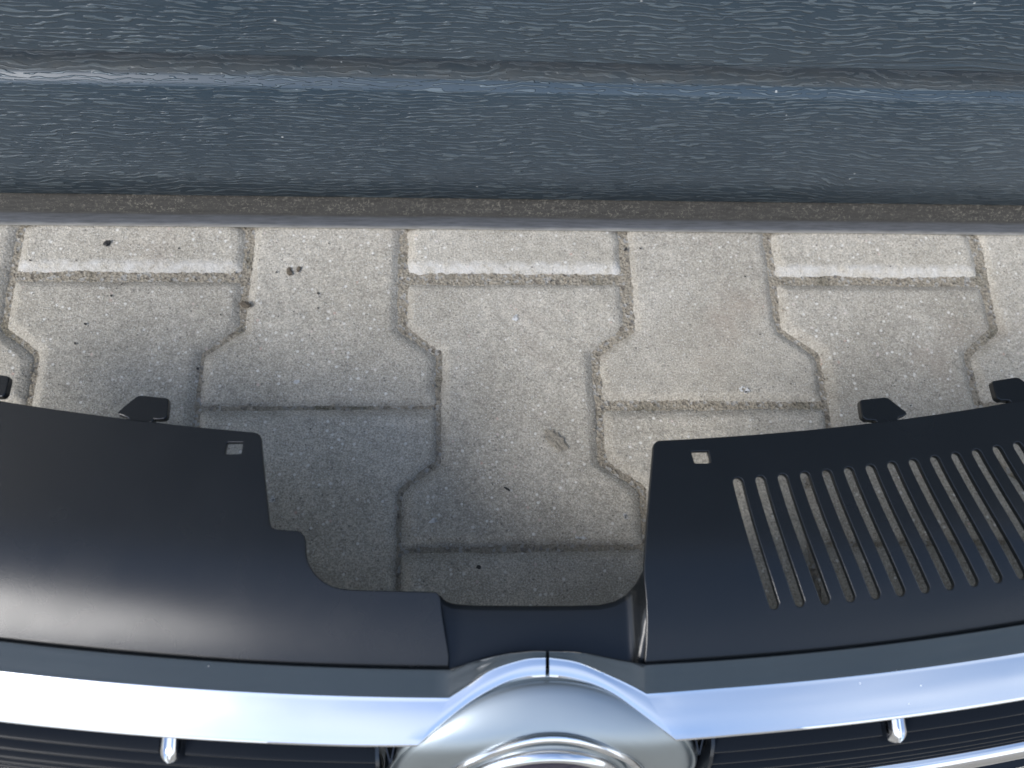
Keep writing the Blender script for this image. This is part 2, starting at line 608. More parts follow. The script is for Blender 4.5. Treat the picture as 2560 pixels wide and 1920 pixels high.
def make_paver(seed, sunlit_wear=False):
    prof = [(0.0, -0.030), (0.0, -0.0050), (0.0008, -0.0040), (0.0028, -0.0025), (0.0052, -0.0011), (0.0068, -0.0003), (0.0080, 0.0), (0.012, 0.0)]
    rows = []
    for ins, z in prof:
        o2 = paver_loop(ins)
        row = []
        for p in o2:
            f = 1.0 if 0.0 < ins < 0.006 else (0.6 if ins < 0.008 and ins > 0 else 0.0)
            q = Vector((p.x * 55, p.y * 55, seed * 7.3))
            j = 0.0006 * noise.noise(q) + 0.0022 * max(0, noise.noise(q * 2.3) - 0.32)
            d = -Vector((p.x, p.y)).normalized() * j * f
            zz = z + (0.0006 * noise.noise(Vector((p.x * 90, p.y * 90, seed * 5.1))) if -0.02 < z < -0.001 else 0)
            row.append(Vector((p.x + d.x, p.y + d.y, zz)))
        rows.append(row)
    m = len(rows[0])
    verts = [p for r in rows for p in r]
    faces = []
    for i in range(len(rows) - 1):
        for j in range(m):
            faces.append((i * m + j, i * m + (j + 1) % m, (i + 1) * m + (j + 1) % m, (i + 1) * m + j))
    faces.append(tuple((len(rows) - 1) * m + j for j in range(m)))
    me = mesh_py('paving_block', verts, faces, sharp=60)
    at = me.attributes.new('edge', 'FLOAT', 'POINT')
    vals = []
    for i in range(len(prof)): vals += [[1, 1, 1, 0.8, 0.45, 0.15, 0.0, 0.0][i]] * m
    at.data.foreach_set('value', vals)
    bl = me.attributes.new('sunlit_wear', 'FLOAT', 'POINT')
    bl.data.foreach_set('value', [(1.0 if sunlit_wear and v.co.y < -0.0905 and v.co.z > -0.004 else 0.0) for v in me.vertices])
    me.materials.append(M_CON)
    return me


paver_meshes = [make_paver(s) for s in range(8)]
sunlit_meshes = [make_paver(s, True) for s in range(3)]
rnd = random.Random(3)
for ci in range(-13, 14):
    for rj in range(-8, 2):
        yc = -0.100 + rj * L + (0 if ci % 2 == 0 else 0.100)
        if yc > 0.25 or yc < -1.65: continue
        sunlit_row = ci % 2 == 0 and rj == 1  # row whose lower bevels carry the painted sunlight
        o = link('paving_block', sunlit_meshes[rnd.randrange(3)] if sunlit_row else paver_meshes[rnd.randrange(8)], None, pavement)
        flip = math.pi if (rnd.random() < 0.5 and not sunlit_row) else 0
        o.location = (ci * PITCH + rnd.uniform(-0.0006, 0.0006), yc + (0.0020 if (ci % 2 == 0 and rj >= 1) else 0.0) + rnd.uniform(-0.0007, 0.0007), 0.0075 + rnd.uniform(-0.0010, 0.0))
        o.rotation_euler = (rnd.uniform(-0.004, 0.004), rnd.uniform(-0.004, 0.004), flip + rnd.uniform(-0.005, 0.005))

# joint sand: rises and falls between the blocks
nx, ny = 420, 190
x0, x1, y0, y1 = -0.52, 0.54, -0.42, 0.06
V = []
for j in range(ny + 1):
    for i in range(nx + 1):
        x = x0 + (x1 - x0) * i / nx; y = y0 + (y1 - y0) * j / ny
        fill = noise.noise(Vector((x * 9, y * 9, 1.3))) * 0.0016
        upper = max(0.0, min(1.0, (y + 0.07) / 0.06)) * 0.0014
        z = -0.0044 + fill * 0.8 + upper * 0.7 + 0.0009 * noise.noise(Vector((x * 230, y * 230, 4.0))) + 0.0005 * noise.noise(Vector((x * 600, y * 600, 9.0)))
        V.append((x, y, min(z, -0.0022)))
Fq = [(j * (nx + 1) + i, j * (nx + 1) + i + 1, (j + 1) * (nx + 1) + i + 1, (j + 1) * (nx + 1) + i) for j in range(ny) for i in range(nx)]
sand = link('joint_sand', mesh_py('joint_sand', V, Fq, sharp=0), M_SAND)
tag(sand, 'brown sand and moss filling the joints between the paving blocks', 'sand', kind='stuff')


# ------------------------------------------------------------------ garage door
DOOR_Y = 0.0553
DOOR_X = 1.25
door = bpy.data.objects.new('garage_door', None)
COL.objects.link(door)
door.location = (0, DOOR_Y, 0)
tag(door, 'dark slate blue sectional garage door with embossed wood grain above the paving', 'garage door')


def panel_mesh(z0, z1, first=False):
    prof = []
    if first:
        prof += [(0.030, z0), (0.0012, z0), (0.0, z0 + 0.0012)]
    else:
        prof += [(0.016, z0 - 0.010), (0.0125, z0 - 0.0045), (0.006, z0 - 0.0010), (0.0022, z0 - 0.0002), (0.0006, z0 + 0.0008), (0.0, z0 + 0.003)]
    prof += [(0.0, z0 + (z1 - z0) * t) for t in (0.25, 0.5, 0.75)]
    zr = z1 - 0.0140
    prof += [(0.0, zr - 0.0012), (0.0003, zr), (0.0010, zr + 0.0009), (0.0030, zr + 0.0024), (0.0048, zr + 0.0037), (0.0058, zr + 0.0043), (0.0070, zr + 0.0047),
             (0.0095, zr + 0.0053), (0.0135, zr + 0.0060), (0.018, zr + 0.0064), (0.030, zr + 0.0066)]
    prof += [(0.030, z0)]
    if not first: prof[-1] = (0.030, z0 - 0.010)
    n = 60
    rows = []
    for i in range(n + 1):
        x = -DOOR_X + 2 * DOOR_X * i / n
        rows.append([Vector((x, y, z)) for y, z in prof])
    return grid('door_panel', rows, close_v=True, caps=True, sharp=50)


ridge_top = 0.1525
link('door_panel', panel_mesh(0.0178, ridge_top, True), M_DOOR, door)
pz = 0.1658
pm = panel_mesh(0.0, 0.2357)
for i in range(8):
    o = link('door_panel', pm, M_DOOR, door)
    o.location = (0, 0, pz + i * 0.249)

SE = [(0.018, 0.0176), (0.0145, 0.0172), (0.0105, 0.0150), (0.0062, 0.0116), (0.0035, 0.0078), (0.0022, 0.0050), (0.0010, 0.0034), (-0.0006, 0.0026),
      (-0.0012, 0.0018), (-0.0008, 0.0008), (0.0006, 0.0002), (0.018, 0.0002)]
rows = []
for i in range(161):
    x = -DOOR_X + 2 * DOOR_X * i / 160
    w = 0.0006 * noise.noise(Vector((x * 7, 0, 2.2)))
    rows.append([Vector((x, 0.0403 - DOOR_Y + y + (w if z < 0.012 else 0), z + (0.0002 * noise.noise(Vector((x * 40, z * 300, 0))) if 0.001 < z < 0.016 else 0))) for y, z in SE])
seal = link('bottom_seal', grid('bottom_seal', rows, close_v=True, caps=True, sharp=55), M_SEAL, door)
seal['label'] = 'grey rubber bottom seal with dusty top'

# garage wall round the door opening
bm = bmesh.new()
def bx(bm, a, b):
    r = bmesh.ops.create_cube(bm, size=1)
    for v in r['verts']:
        v.co = Vector(((a[i] + b[i]) / 2 + v.co[i] * (b[i] - a[i]) for i in range(3)))
dt = pz + 8 * 0.249
bx(bm, (-2.2, DOOR_Y + 0.02, -0.02), (-DOOR_X - 0.002, DOOR_Y + 0.25, dt + 0.5))
bx(bm, (DOOR_X + 0.002, DOOR_Y + 0.02, -0.02), (2.2, DOOR_Y + 0.25, dt + 0.5))
bx(bm, (-DOOR_X - 0.001, DOOR_Y + 0.021, dt - 0.005), (DOOR_X + 0.001, DOOR_Y + 0.249, dt + 0.499))
me = bpy.data.meshes.new('garage_wall')
bm.to_mesh(me); bm.free()
wall = link('garage_wall', me, M_WALL)
tag(wall, 'pale rendered garage wall framing the slate blue door', 'wall')

# ------------------------------------------------------------------ car grille
CX = -0.0025
grille = bpy.data.objects.new('car_grille', None)
COL.objects.link(grille)
grille.location = (CX, -0.29, 0)
tag(grille, 'black car radiator grille with chrome trim standing on the paving before the garage door', 'car grille')
G0 = Vector(grille.location)
HALF = 0.43


def loc(me):
    """mesh built in world coordinates -> coordinates of the grille"""
    me.transform(Matrix.Translation(-G0))
    return me


def part(name, me, mat, parent=None):
    o = link(name, loc(me), mat, parent or grille)
    return o


def fit(pxs, z):
    P = [pix(x, y, z) for x, y in pxs]
    c = np.array([p.x - CX for p in P]); y = np.array([p.y for p in P])
    A = np.c_[np.ones(len(c)), c * c]
    s = np.linalg.lstsq(A, y, rcond=None)[0]
    return lambda q: s[0] + s[1] * q * q


Z_SH, Z1, Z2, Z3 = 0.150, 0.1380, 0.1478, 0.1398
L1L = [(0, 1596), (289, 1628), (579, 1655), (868, 1669)]; L1R = [(1859, 1649), (2148, 1620), (2437, 1585), (2560, 1569)]
L2L = [(0, 1676), (289, 1704), (579, 1728), (868, 1741)]; L2R = [(1859, 1718), (2148, 1689), (2437, 1651), (2560, 1637)]
L3L = [(0, 1797), (289, 1828), (579, 1850), (868, 1861)]; L3R = [(1859, 1838), (2148, 1807), (2437, 1770), (2560, 1753)]
f1 = fit(L1L + L1R, Z1); f2 = fit(L2L + L2R, Z2); f3 = fit(L3L + L3R, Z3)
fr = fit([(0, 995), (428, 1053), (625, 1076), (1656, 1102), (1859, 1091), (2287, 1045), (2560, 1004)], Z_SH)


def z_shroud(x, y):
    t = y - f1(x - CX)
    u = max(0.0, min(1.2, (0.066 - t) / 0.066))
    z = Z_SH - (Z_SH - Z1 + 0.0005) * u ** 2.7
    z += 0.0004 * noise.noise(Vector((x * 14, y * 14, 0.5)))
    return z - 0.004 * ((x - CX) / 0.43) ** 2


def on_shroud(x, y):
    z = Z_SH
    for _ in range(5):
        p = pix(x, y, z); z = z_shroud(p.x, p.y)
    return Vector((p.x, p.y))


# outline: rear edge, cut-out, front edge
cs = np.linspace(-HALF, HALF, 80)
left_cut = [(612, 1074), (652, 1078), (655, 1118), (660, 1178), (671, 1282), (675, 1320), (705, 1325), (764, 1327), (764, 1392), (778, 1424), (807, 1455), (848, 1473),
            (926, 1476), (1070, 1479), (1100, 1480), (1104, 1530), (1114, 1590), (1122, 1640)]
right_cut = [(1612, 1650), (1616, 1600), (1616, 1500), (1608, 1432), (1617, 1300), (1631, 1140), (1634, 1102), (1672, 1101)]
def chaikin(pts, it=2):
    for _ in range(it):
        out = [pts[0]]
        for a, b in zip(pts, pts[1:]): out += [a.lerp(b, 0.25), a.lerp(b, 0.75)]
        pts = out + [pts[-1]]
    return pts
lcp = [on_shroud(x, y) for x, y in left_cut]
rcp = [on_shroud(x, y) for x, y in right_cut]
for p in lcp[:2] + rcp[-2:]: p.y = fr(p.x - CX)
lc = chaikin(lcp)
rc = chaikin(rcp)
outer = []
outer += [Vector((CX + c, f1(c) - 0.0012)) for c in cs if CX + c < lc[-1].x - 0.001]
outer += [Vector((lc[-1].x, f1(lc[-1].x - CX) - 0.0012))] + list(reversed(lc))
outer += [Vector((CX + c, fr(c))) for c in reversed(cs) if CX + c < lc[0].x - 0.004]
leftp = outer
rightp = [Vector((rc[0].x, f1(rc[0].x - CX) - 0.0012))] + [Vector((CX + c, f1(c) - 0.0012)) for c in cs if CX + c > rc[0].x + 0.001]
rightp += [Vector((CX + c, fr(c))) for c in reversed(cs) if CX + c > rc[-1].x + 0.004]
rightp += list(reversed(rc))

# holes
def px_poly(pts, r):
    return round_poly([on_shroud(x, y) for x, y in pts], r, 3)
hole_l = px_poly([(568, 1106), (608, 1106), (603, 1135), (561, 1135)], 0.0004)
hole_r = px_poly([(1728, 1128), (1772, 1128), (1777, 1158), (1737, 1158)], 0.0004)
T0 = on_shroud(1842, 1194); T9 = on_shroud(2333, 1143)
B0 = on_shroud(1938, 1522); B9 = on_shroud(2500, 1462)
slots = []
SW = 0.0026
for i in range(24):
    k = i / 9.0
    T = T0.lerp(T9, k); B = B0.lerp(B9, k)
    T.y = fr(T.x - CX) - (fr(T0.x - CX) - T0.y)
    B.y = f1(B.x - CX) + (B0.y - f1(B0.x - CX))
    if B.x > CX + HALF - 0.02: break
    ax = (B - T).normalized(); sx = Vector((-ax.y, ax.x))
    bow = 0.0012
    ring = []
    for a in range(0, 181, 22):
        t = math.radians(a)
        ring.append(T + sx * (SW * math.cos(t)) + (-ax) * (SW * math.sin(t)) + ax * SW)
    for q in range(1, 8):
        u = q / 8
        ring.append(T.lerp(B, u) - sx * SW - sx * bow * math.sin(math.pi * u))
    for a in range(180, 361, 22):
        t = math.radians(a)
        ring.append(B + sx * (SW * math.cos(t)) - ax * (SW * math.sin(t)) - ax * SW)
    for q in range(7, 0, -1):
        u = q / 8
        ring.append(T.lerp(B, u) + sx * SW - sx * bow * math.sin(math.pi * u))
    slots.append(ring)

cover_l = part('cover_panel', plate('cover_panel', leftp, [hole_l], z_shroud, 0.0032), M_PLA)
cover_l['label'] = 'plain black cover panel without slots'
cover_r = part('cover_panel', plate('cover_panel', rightp, [hole_r] + slots, z_shroud, 0.0032), M_PLA)
cover_r['label'] = 'black cover panel with a row of slanted slots'

# clip tabs along the rear edge, traced in the photograph, then placed along the edge
tab_px = [(235, 375), (250, 365), (510, 338), (545, 345), (745, 510), (745, 540), (650, 565), (640, 610), (410, 640), (398, 590), (295, 597), (255, 560), (237, 420)]
tab_w = [pix(2100 + x / 4.365, 920 + y / 4.365, Z_SH - 0.001) for x, y in tab_px]
base_c = 0.190
tab_c = sum((p.x for p in tab_w)) / len(tab_w) - CX
ang0 = math.atan((fr(tab_c + 0.001) - fr(tab_c - 0.001)) / 0.002)
def local_tab(p):
    d = Vector((p.x - CX - tab_c, p.y - fr(tab_c)))
    return Vector((d.x * math.cos(ang0) + d.y * math.sin(ang0), -d.x * math.sin(ang0) + d.y * math.cos(ang0)))
tab_l = [local_tab(p) for p in tab_w]


def add_tab(c, mirror, par):
    ang = math.atan((fr(c + 0.001) - fr(c - 0.001)) / 0.002)
    pts = []
    for p in tab_l:
        q = Vector((-p.x if mirror else p.x, p.y))
        pts.append(Vector((CX + c + q.x * math.cos(ang) - q.y * math.sin(ang), fr(c) + 0.0016 + q.x * math.sin(ang) + q.y * math.cos(ang))))
    if mirror: pts.reverse()
    pts = round_poly(pts, 0.0006, 3)
    zb = z_shroud(CX + c, fr(c)) - 0.0006
    me = plate('clip_tab', pts, [], lambda x, y: zb - 0.06 * max(0, y - fr(c)), 0.0045, 0.0006, 0.004)
    return part('clip_tab', me, M_PLA, par)


tabR = tab_c
step_c = pix(2495, 985, Z_SH).x - pix(2155, 1025, Z_SH).x
for k in range(3): add_tab(tabR + k * step_c, False, cover_r)
tl = pix(428, 1020, Z_SH).x - CX + (tab_c - (pix(2155, 1020, Z_SH).x - CX)) * -1
tl = pix(364, 1022, Z_SH).x - CX
stepl = pix(428, 1020, Z_SH).x - pix(22, 960, Z_SH).x
for k in range(3):
    if tl - k * stepl > -HALF + 0.01: add_tab(tl - k * stepl, True, cover_l)

# ---- recessed centre panel behind the badge
xl = min(p.x for p in lc[-12:]) - 0.005; xr = rc[0].x + 0.0015
rear_px = [(1100, 1486), (1112, 1500), (1134, 1508), (1186, 1512), (1300, 1513), (1420, 1513), (1500, 1511), (1540, 1502), (1570, 1485), (1590, 1462), (1602, 1435), (1612, 1400)]
rp = [pix(x, y, 0.139) for x, y in rear_px]
def rear_y(x):
    if x <= rp[0].x: return rp[0].y
    for a, b in zip(rp, rp[1:]):
        if x <= b.x: return a.y + (b.y - a.y) * (x - a.x) / (b.x - a.x)
    return rp[-1].y
rows = []
NXC = 70
for i in range(NXC + 1):
    x = xl + (xr - xl) * i / NXC
    up = 0.0135 * max(0.0, 1 - (xr - x) / 0.0085) ** 2.0
    top = []
    ya = rear_y(x); yb = -0.296
    for j in range(17):
        t = j / 16
        y = ya + (yb - ya) * t
        top.append(Vector((x, y, min(0.1340 + up - 0.003 * max(0.0, t - 0.2) ** 1.3 + 0.0012 * (1 - t), z_shroud(xr, y) - 0.0012, 0.134 + 0.016 * max(0.0, (y + 0.2875) / 0.0375)))))
    first = top[0]
    lip = [first + Vector((0, 0.0004, -0.004)), first + Vector((0, 0.0003, -0.0006)), first + Vector((0, -0.0003, -0.0001))]
    rows.append(lip + top[1:])
cme = grid('centre_panel', rows, sharp=50)
if sum(p.normal.z * p.area for p in cme.polygons) < 0: cme.flip_normals()
centre = part('centre_panel', cme, M_PLA)
centre['label'] = 'sunken black centre panel behind the badge ring'

# ---- chrome bezel, two halves meeting at the slit
arch1 = [(1123, 1675), (1195, 1653), (1269, 1637), (1330, 1630), (1364.5, 1629)]
arch2 = [(1123, 1745), (1169, 1716), (1230, 1675), (1312, 1649), (1364, 1645)]
archD = [(1043, 1864), (1108, 1807), (1180, 1752), (1256, 1710), (1310, 1694), (1363.5, 1689)]
arch1r = [(1612, 1662), (1551, 1651), (1464, 1636), (1420, 1631), (1372.5, 1629)]
arch2r = [(1616, 1735), (1577, 1714), (1516, 1686), (1443, 1656), (1373, 1645)]
archDr = [(1690, 1850), (1594, 1777), (1540, 1738), (1486, 1712), (1425, 1695), (1373.5, 1689)]


def poly_at(pts, t):
    d = [0]
    for a, b in zip(pts, pts[1:]): d.append(d[-1] + (b - a).length)
    s = t * d[-1]
    for i in range(len(pts) - 1):
        if s <= d[i + 1] + 1e-9:
            u = (s - d[i]) / max(1e-9, d[i + 1] - d[i])
            p0 = pts[max(0, i - 1)]; p1 = pts[i]; p2 = pts[i + 1]; p3 = pts[min(len(pts) - 1, i + 2)]
            return 0.5 * ((2 * p1) + (p2 - p0) * u + (2 * p0 - 5 * p1 + 4 * p2 - p3) * u * u + (3 * p1 - p0 - 3 * p2 + p3) * u ** 3)
    return pts[-1]


def bez_station(A, B, Cc):
    """cross-section through shroud line A, crest B, lower edge Cc"""
    n = []
    up = Vector((0, 0, 1))
    A = Vector((A.x, A.y, B.z - 0.58 * math.hypot(B.x - A.x, B.y - A.y)))
    n.append(A + Vector((0, 0.0006, -0.006)))
    n.append(A + Vector((0, 0.0002, 0.0)))
    AB = B - A; BC = Cc - B
    n.append(A + AB * 0.04 + up * 0.0004)
    for t in (0.2, 0.4, 0.6, 0.8, 0.93): n.append(A + AB * t + up * 0.00025 * math.sin(math.pi * t))
    n.append(B + up * 0.0002 - AB.normalized() * 0.0005 * 0 )
    for t in (0.04, 0.10, 0.25, 0.4, 0.55, 0.7, 0.85, 0.94): n.append(B + BC * t + up * 0.0005 * math.sin(math.pi * t))
    d = BC.normalized()
    n.append(Cc - d * 0.0003 + up * 0.0001)
    n.append(Cc + d * 0.0006 - up * 0.0006)
    n.append(Cc + d * 0.0006 - up * 0.0016)
    n.append(Cc - d * 0.001 - up * 0.0034)
    n.append(Cc - d * 0.008 - up * 0.0060)
    return n


def half_bezel(sign):
    st = []
    c_in = 0.0466
    a1 = [pix(x, y, 0) for x, y in (arch1 if sign < 0 else arch1r)]
    pa1, pa2, paD = (arch1, arch2, archD) if sign < 0 else (arch1r, arch2r, archDr)
    n1 = len(pa1); n2 = len(pa2); n3 = len(paD)
    A1 = [pix(x, y, Z1 + (0.1525 - Z1) * (i / (n1 - 1)) ** 0.8) for i, (x, y) in enumerate(pa1)]
    # the chrome face of the arch lies in the same sloping plane as the strips
    y2 = f2(0.047); y3 = f3(0.06)
    slope = (Z2 - Z3) / (y2 - y3)
    def on_face(x, y):
        z = Z2
        for _ in range(6):
            p = pix(x, y, z); z = Z2 + slope * (p.y - y2)
        return p
    A2 = [on_face(x, y) for x, y in pa2]
    A3 = [on_face(x, y) for x, y in paD]
    c1 = abs(A1[0].x - CX); c2 = abs(A2[0].x - CX); c3 = abs(A3[0].x - CX)
    for k in range(46):
        u = 1 - k / 46
        q1 = c1 + (HALF + 0.008 - c1) * u; q2 = c2 + (HALF + 0.008 - c2) * u; q3 = c3 + (HALF + 0.008 - c3) * u
        w = min(1.0, u * 12)      # run smoothly into the traced arch
        def yy(f, q, A):
            return f(q) * w + (f(q) - f(abs(A.x - CX)) + A.y) * (1 - w)
        dz = -0.004 * u * u
        a = Vector((CX + sign * q1, yy(f1, q1, A1[0]), Z1 + dz))
        b = Vector((CX + sign * q2, yy(f2, q2, A2[0]), Z2 + dz))
        c = Vector((CX + sign * q3, yy(f3, q3, A3[0]), Z3 * w + A3[0].z * (1 - w) + dz))
        st.append((a, b, c))
    for k in range(25):
        t = k / 24
        st.append((poly_at(A1, t), poly_at(A2, t), poly_at(A3, t)))
    rows = [bez_station(*s) for s in st]
    if sign > 0:
        rows.reverse()
    return grid('chrome_trim', rows, close_v=True, caps=True, sharp=32)


bez_l = part('chrome_trim', half_bezel(-1), M_CHR)
bez_r = part('chrome_trim', half_bezel(1), M_CHR)

# ---- face profile below the trim: arc length w -> (y, z)
prof = []
y_, z_ = -0.2895, 0.1505
w_ = 0.0
while w_ < 0.19:
    prof.append((w_, y_, z_))
    if w_ < 0.022: tau = 17 + 7 * w_ / 0.022
    elif w_ < 0.040: tau = 24 + 42 * (w_ - 0.022) / 0.018
    else: tau = 66 + 6 * min(1, (w_ - 0.04) / 0.05)
    y_ -= 0.001 * math.cos(math.radians(tau)); z_ -= 0.001 * math.sin(math.radians(tau))
    w_ += 0.001
def face(w):
    w = max(0.0, min(0.188, w))
    i = int(w * 1000); i = min(i, len(prof) - 2)
    u = w * 1000 - i
    a = prof[i]; b = prof[i + 1]
    ny = -(b[2] - a[2]); nz = (b[1] - a[1])
    n = Vector((0, b[2] - a[2], -(b[1] - a[1]))).normalized()
    return Vector((0, a[1] + (b[1] - a[1]) * u, a[2] + (b[2] - a[2]) * u)), n
def ring_pt(r, ang, h, wc=0.0795):
    p, n = face(wc - r * math.cos(ang))
    q = p + n * h
    return Vector((CX + 0.0006 + r * math.sin(ang), q.y, q.z))
NA = 128
def ring_mesh(name, profile, closed=False):
    rows = [[ring_pt(r, 2 * math.pi * i / NA, h) for r, h in profile] for i in range(NA)]
    return grid(name, rows, close_u=True, close_v=closed, sharp=40)

dome = part('badge_surround', ring_mesh('badge_surround', [
    (0.0800, -0.012), (0.0799, -0.0036), (0.0792, -0.0022), (0.0784, -0.0017), (0.0777, -0.0019), (0.0770, -0.0027), (0.0764, -0.0016), (0.0755, -0.0007), (0.074, 0.0002), (0.070, 0.0013), (0.065, 0.0021), (0.060, 0.0025), (0.056, 0.0026), (0.0535, 0.0024),
    (0.0528, 0.0012), (0.0528, -0.006)]), M_SATIN)
dome['label'] = 'satin silver ring round the badge'
rim = part('badge_rim', ring_mesh('badge_rim', [(0.0532, 0.0), (0.0532, 0.0030), (0.0524, 0.0044), (0.0508, 0.0048), (0.0492, 0.0040), (0.0486, 0.0022), (0.0486, -0.006)]), M_CHR)
groove = part('badge_groove', ring_mesh('badge_groove', [(0.0488, -0.002), (0.0470, -0.0008), (0.0462, -0.0001), (0.0452, -0.0001), (0.0448, -0.0012), (0.0440, -0.0012), (0.0436, 0.0004), (0.042, 0.0010), (0.0412, 0.0008), (0.0410, -0.006)]), M_SATIN)
rows = []
for i in range(NA):
    a = 2 * math.pi * i / NA
    rows.append([ring_pt(r, a, h) for r, h in [(0.0411, -0.004), (0.0411, 0.0020), (0.0400, 0.0044), (0.0380, 0.0054), (0.0358, 0.0050), (0.0346, 0.0036), (0.0344, 0.0)]])
part('badge', grid('badge', rows, close_u=True, sharp=45), M_CHR)
rows = []
for i in range(NA):
    a = 2 * math.pi * i / NA
    rows.append([ring_pt(r, a, h) for r, h in [(0.0346, 0.0008), (0.030, 0.0022), (0.02, 0.0036), (0.01, 0.0042), (0.0002, 0.0044)]])
part('badge_backing', grid('badge_backing', rows, close_u=True, sharp=0), M_PUR)

# ---- slats, posts and the lower chrome strip on both sides of the badge
def band(name, sign, c_in, c_out, section, mat, notch=None, n=70, parent=None):
    """section: list of (forward offset from the trim's lower edge, z)"""
    rows = []
    for i in range(n + 1):
        c = c_in + (c_out - c_in) * i / n
        y = f3(c); dz = -0.004 * (c / 0.43) ** 2
        rows.append([Vector((CX + sign * c, y - d, z + dz)) for d, z in section])
    if sign < 0: rows.reverse()
    return part(name, grid(name, rows, close_v=True, caps=True, sharp=40), mat, parent)


ribs = [(0.0078, 0.1255), (0.0132, 0.1170), (0.0175, 0.1080), (0.0205, 0.0985), (0.0230, 0.0890), (0.0252, 0.0790)]
POST_C = (abs(pix(427, 1860, 0.128).x - CX), abs(pix(2241, 1825, 0.128).x - CX))
for sign, pc, cin in ((-1, POST_C[0], abs(pix(945, 1890, 0.122).x - CX)), (1, POST_C[1], abs(pix(1777, 1890, 0.122).x - CX))):
    # shadowed wall behind the slats; unseen lower part added to block light
    band('recess_light_block', sign, cin - 0.001, HALF, [(-0.010, 0.1300), (-0.004, 0.1300), (0.004, 0.118), (0.022, 0.056), (0.010, 0.056), (-0.010, 0.118)], M_GLOSS)
    for k, (d, z) in enumerate(ribs):
        segs = [(cin, pc - 0.0062), (pc + 0.0062, HALF - 0.004)] if k < 1 else [(cin, HALF - 0.004)]
        for a, b in segs:
            band('slat', sign, a, b, [(d - 0.0090, z - 0.0002), (d - 0.0014, z + 0.0003), (d - 0.0004, z), (d + 0.0001, z - 0.0008), (d + 0.0003, z - 0.0030), (d - 0.0022, z - 0.0042), (d - 0.0090, z - 0.0045)], M_SLAT)
    # end wall beside the badge
    y0_ = f3(cin)
    x_ = CX + sign * cin
    rows = []
    for xx in (x_ - 0.0009, x_ + 0.0009):
        rows.append([Vector((xx, y0_ - d, z)) for d, z in [(-0.006, 0.1315), (0.004, 0.1285), (0.012, 0.121), (0.020, 0.106), (0.026, 0.082), (0.020, 0.075), (0.004, 0.09), (-0.006, 0.115)]])
    part('end_wall', grid('end_wall', rows, close_v=True, caps=True, sharp=30), M_GLOSS)
    # clip spring between the end wall and the badge surround
    xa = x_ - sign * 0.0035
    rows = []
    for (dx, dy) in ((0.0, 0.001), (0.0026, -0.0085), (0.0046, 0.001)):
        p = Vector((xa - sign * dx, y0_ + dy, 0.126 + dy * 0.3))
        rows.append([p + Vector((-0.0004, 0, 0)), p + Vector((0.0004, 0, 0)), p + Vector((0.0004, 0, -0.006)), p + Vector((-0.0004, 0, -0.006))])
    part('spring_clip', grid('spring_clip', rows, close_v=True, caps=True, sharp=30), M_GLOSS)
    # chrome post with a rounded nose and a fine ridge
    c = pc; y = f3(c)
    rows = []
    for j in range(13):
        t = j / 12
        d = -0.004 + 0.0158 * t
        w = 0.0039 * (1.0 if t < 0.62 else math.sqrt(max(0.0, 1 - ((t - 0.62) / 0.385) ** 2)))
        w = max(w, 0.0004)
        z = 0.1335 - 0.0012 * t - 0.0035 * max(0, t - 0.6) ** 2 / 0.16
        sec = [(-1, -0.008), (-1, -0.0018), (-0.82, -0.0004), (-0.45, 0.0006), (-0.16, 0.0003), (0.0, 0.0009), (0.16, 0.0003), (0.45, 0.0006), (0.82, -0.0004), (1, -0.0018), (1, -0.008)]
        rows.append([Vector((CX + sign * c + u * w, y - d, z + h)) for u, h in sec])
    part('support_post', grid('support_post', rows, close_v=True, caps=True, sharp=45), M_CHR)
    # lower chrome strip, then lower slats down to the ground
    band('lower_chrome_trim', sign, cin + 0.004, HALF, [(0.010, 0.0760), (0.0262, 0.0762), (0.0290, 0.0752), (0.0318, 0.0725), (0.0345, 0.0680), (0.0350, 0.0640), (0.0330, 0.0615), (0.010, 0.0600)], M_CHR)
    for k in range(4):
        d, z = 0.030 + 0.003 * k, 0.055 - 0.011 * k
        band('slat', sign, cin + 0.006, HALF - 0.006, [(d - 0.014, z - 0.0002), (d - 0.0014, z + 0.0003), (d + 0.0001, z - 0.0008), (d + 0.0003, z - 0.0030), (d - 0.0022, z - 0.0042), (d - 0.014, z - 0.0045)], M_SLAT)

# ---- rails and uprights: carry the face and stand on the paving
def rail(name, sec):
    rows = []
    for i in range(91):
        c = -HALF + 2 * HALF * i / 90
        q = max(0, 1 - abs(c) / 0.075)
        rows.append([Vector((CX + c, f3(c) - d + (0.012 * min(1, q * 2)), z)) for d, z in sec])
    return part(name, grid(name, rows, close_v=True, caps=True, sharp=40), M_PLA)


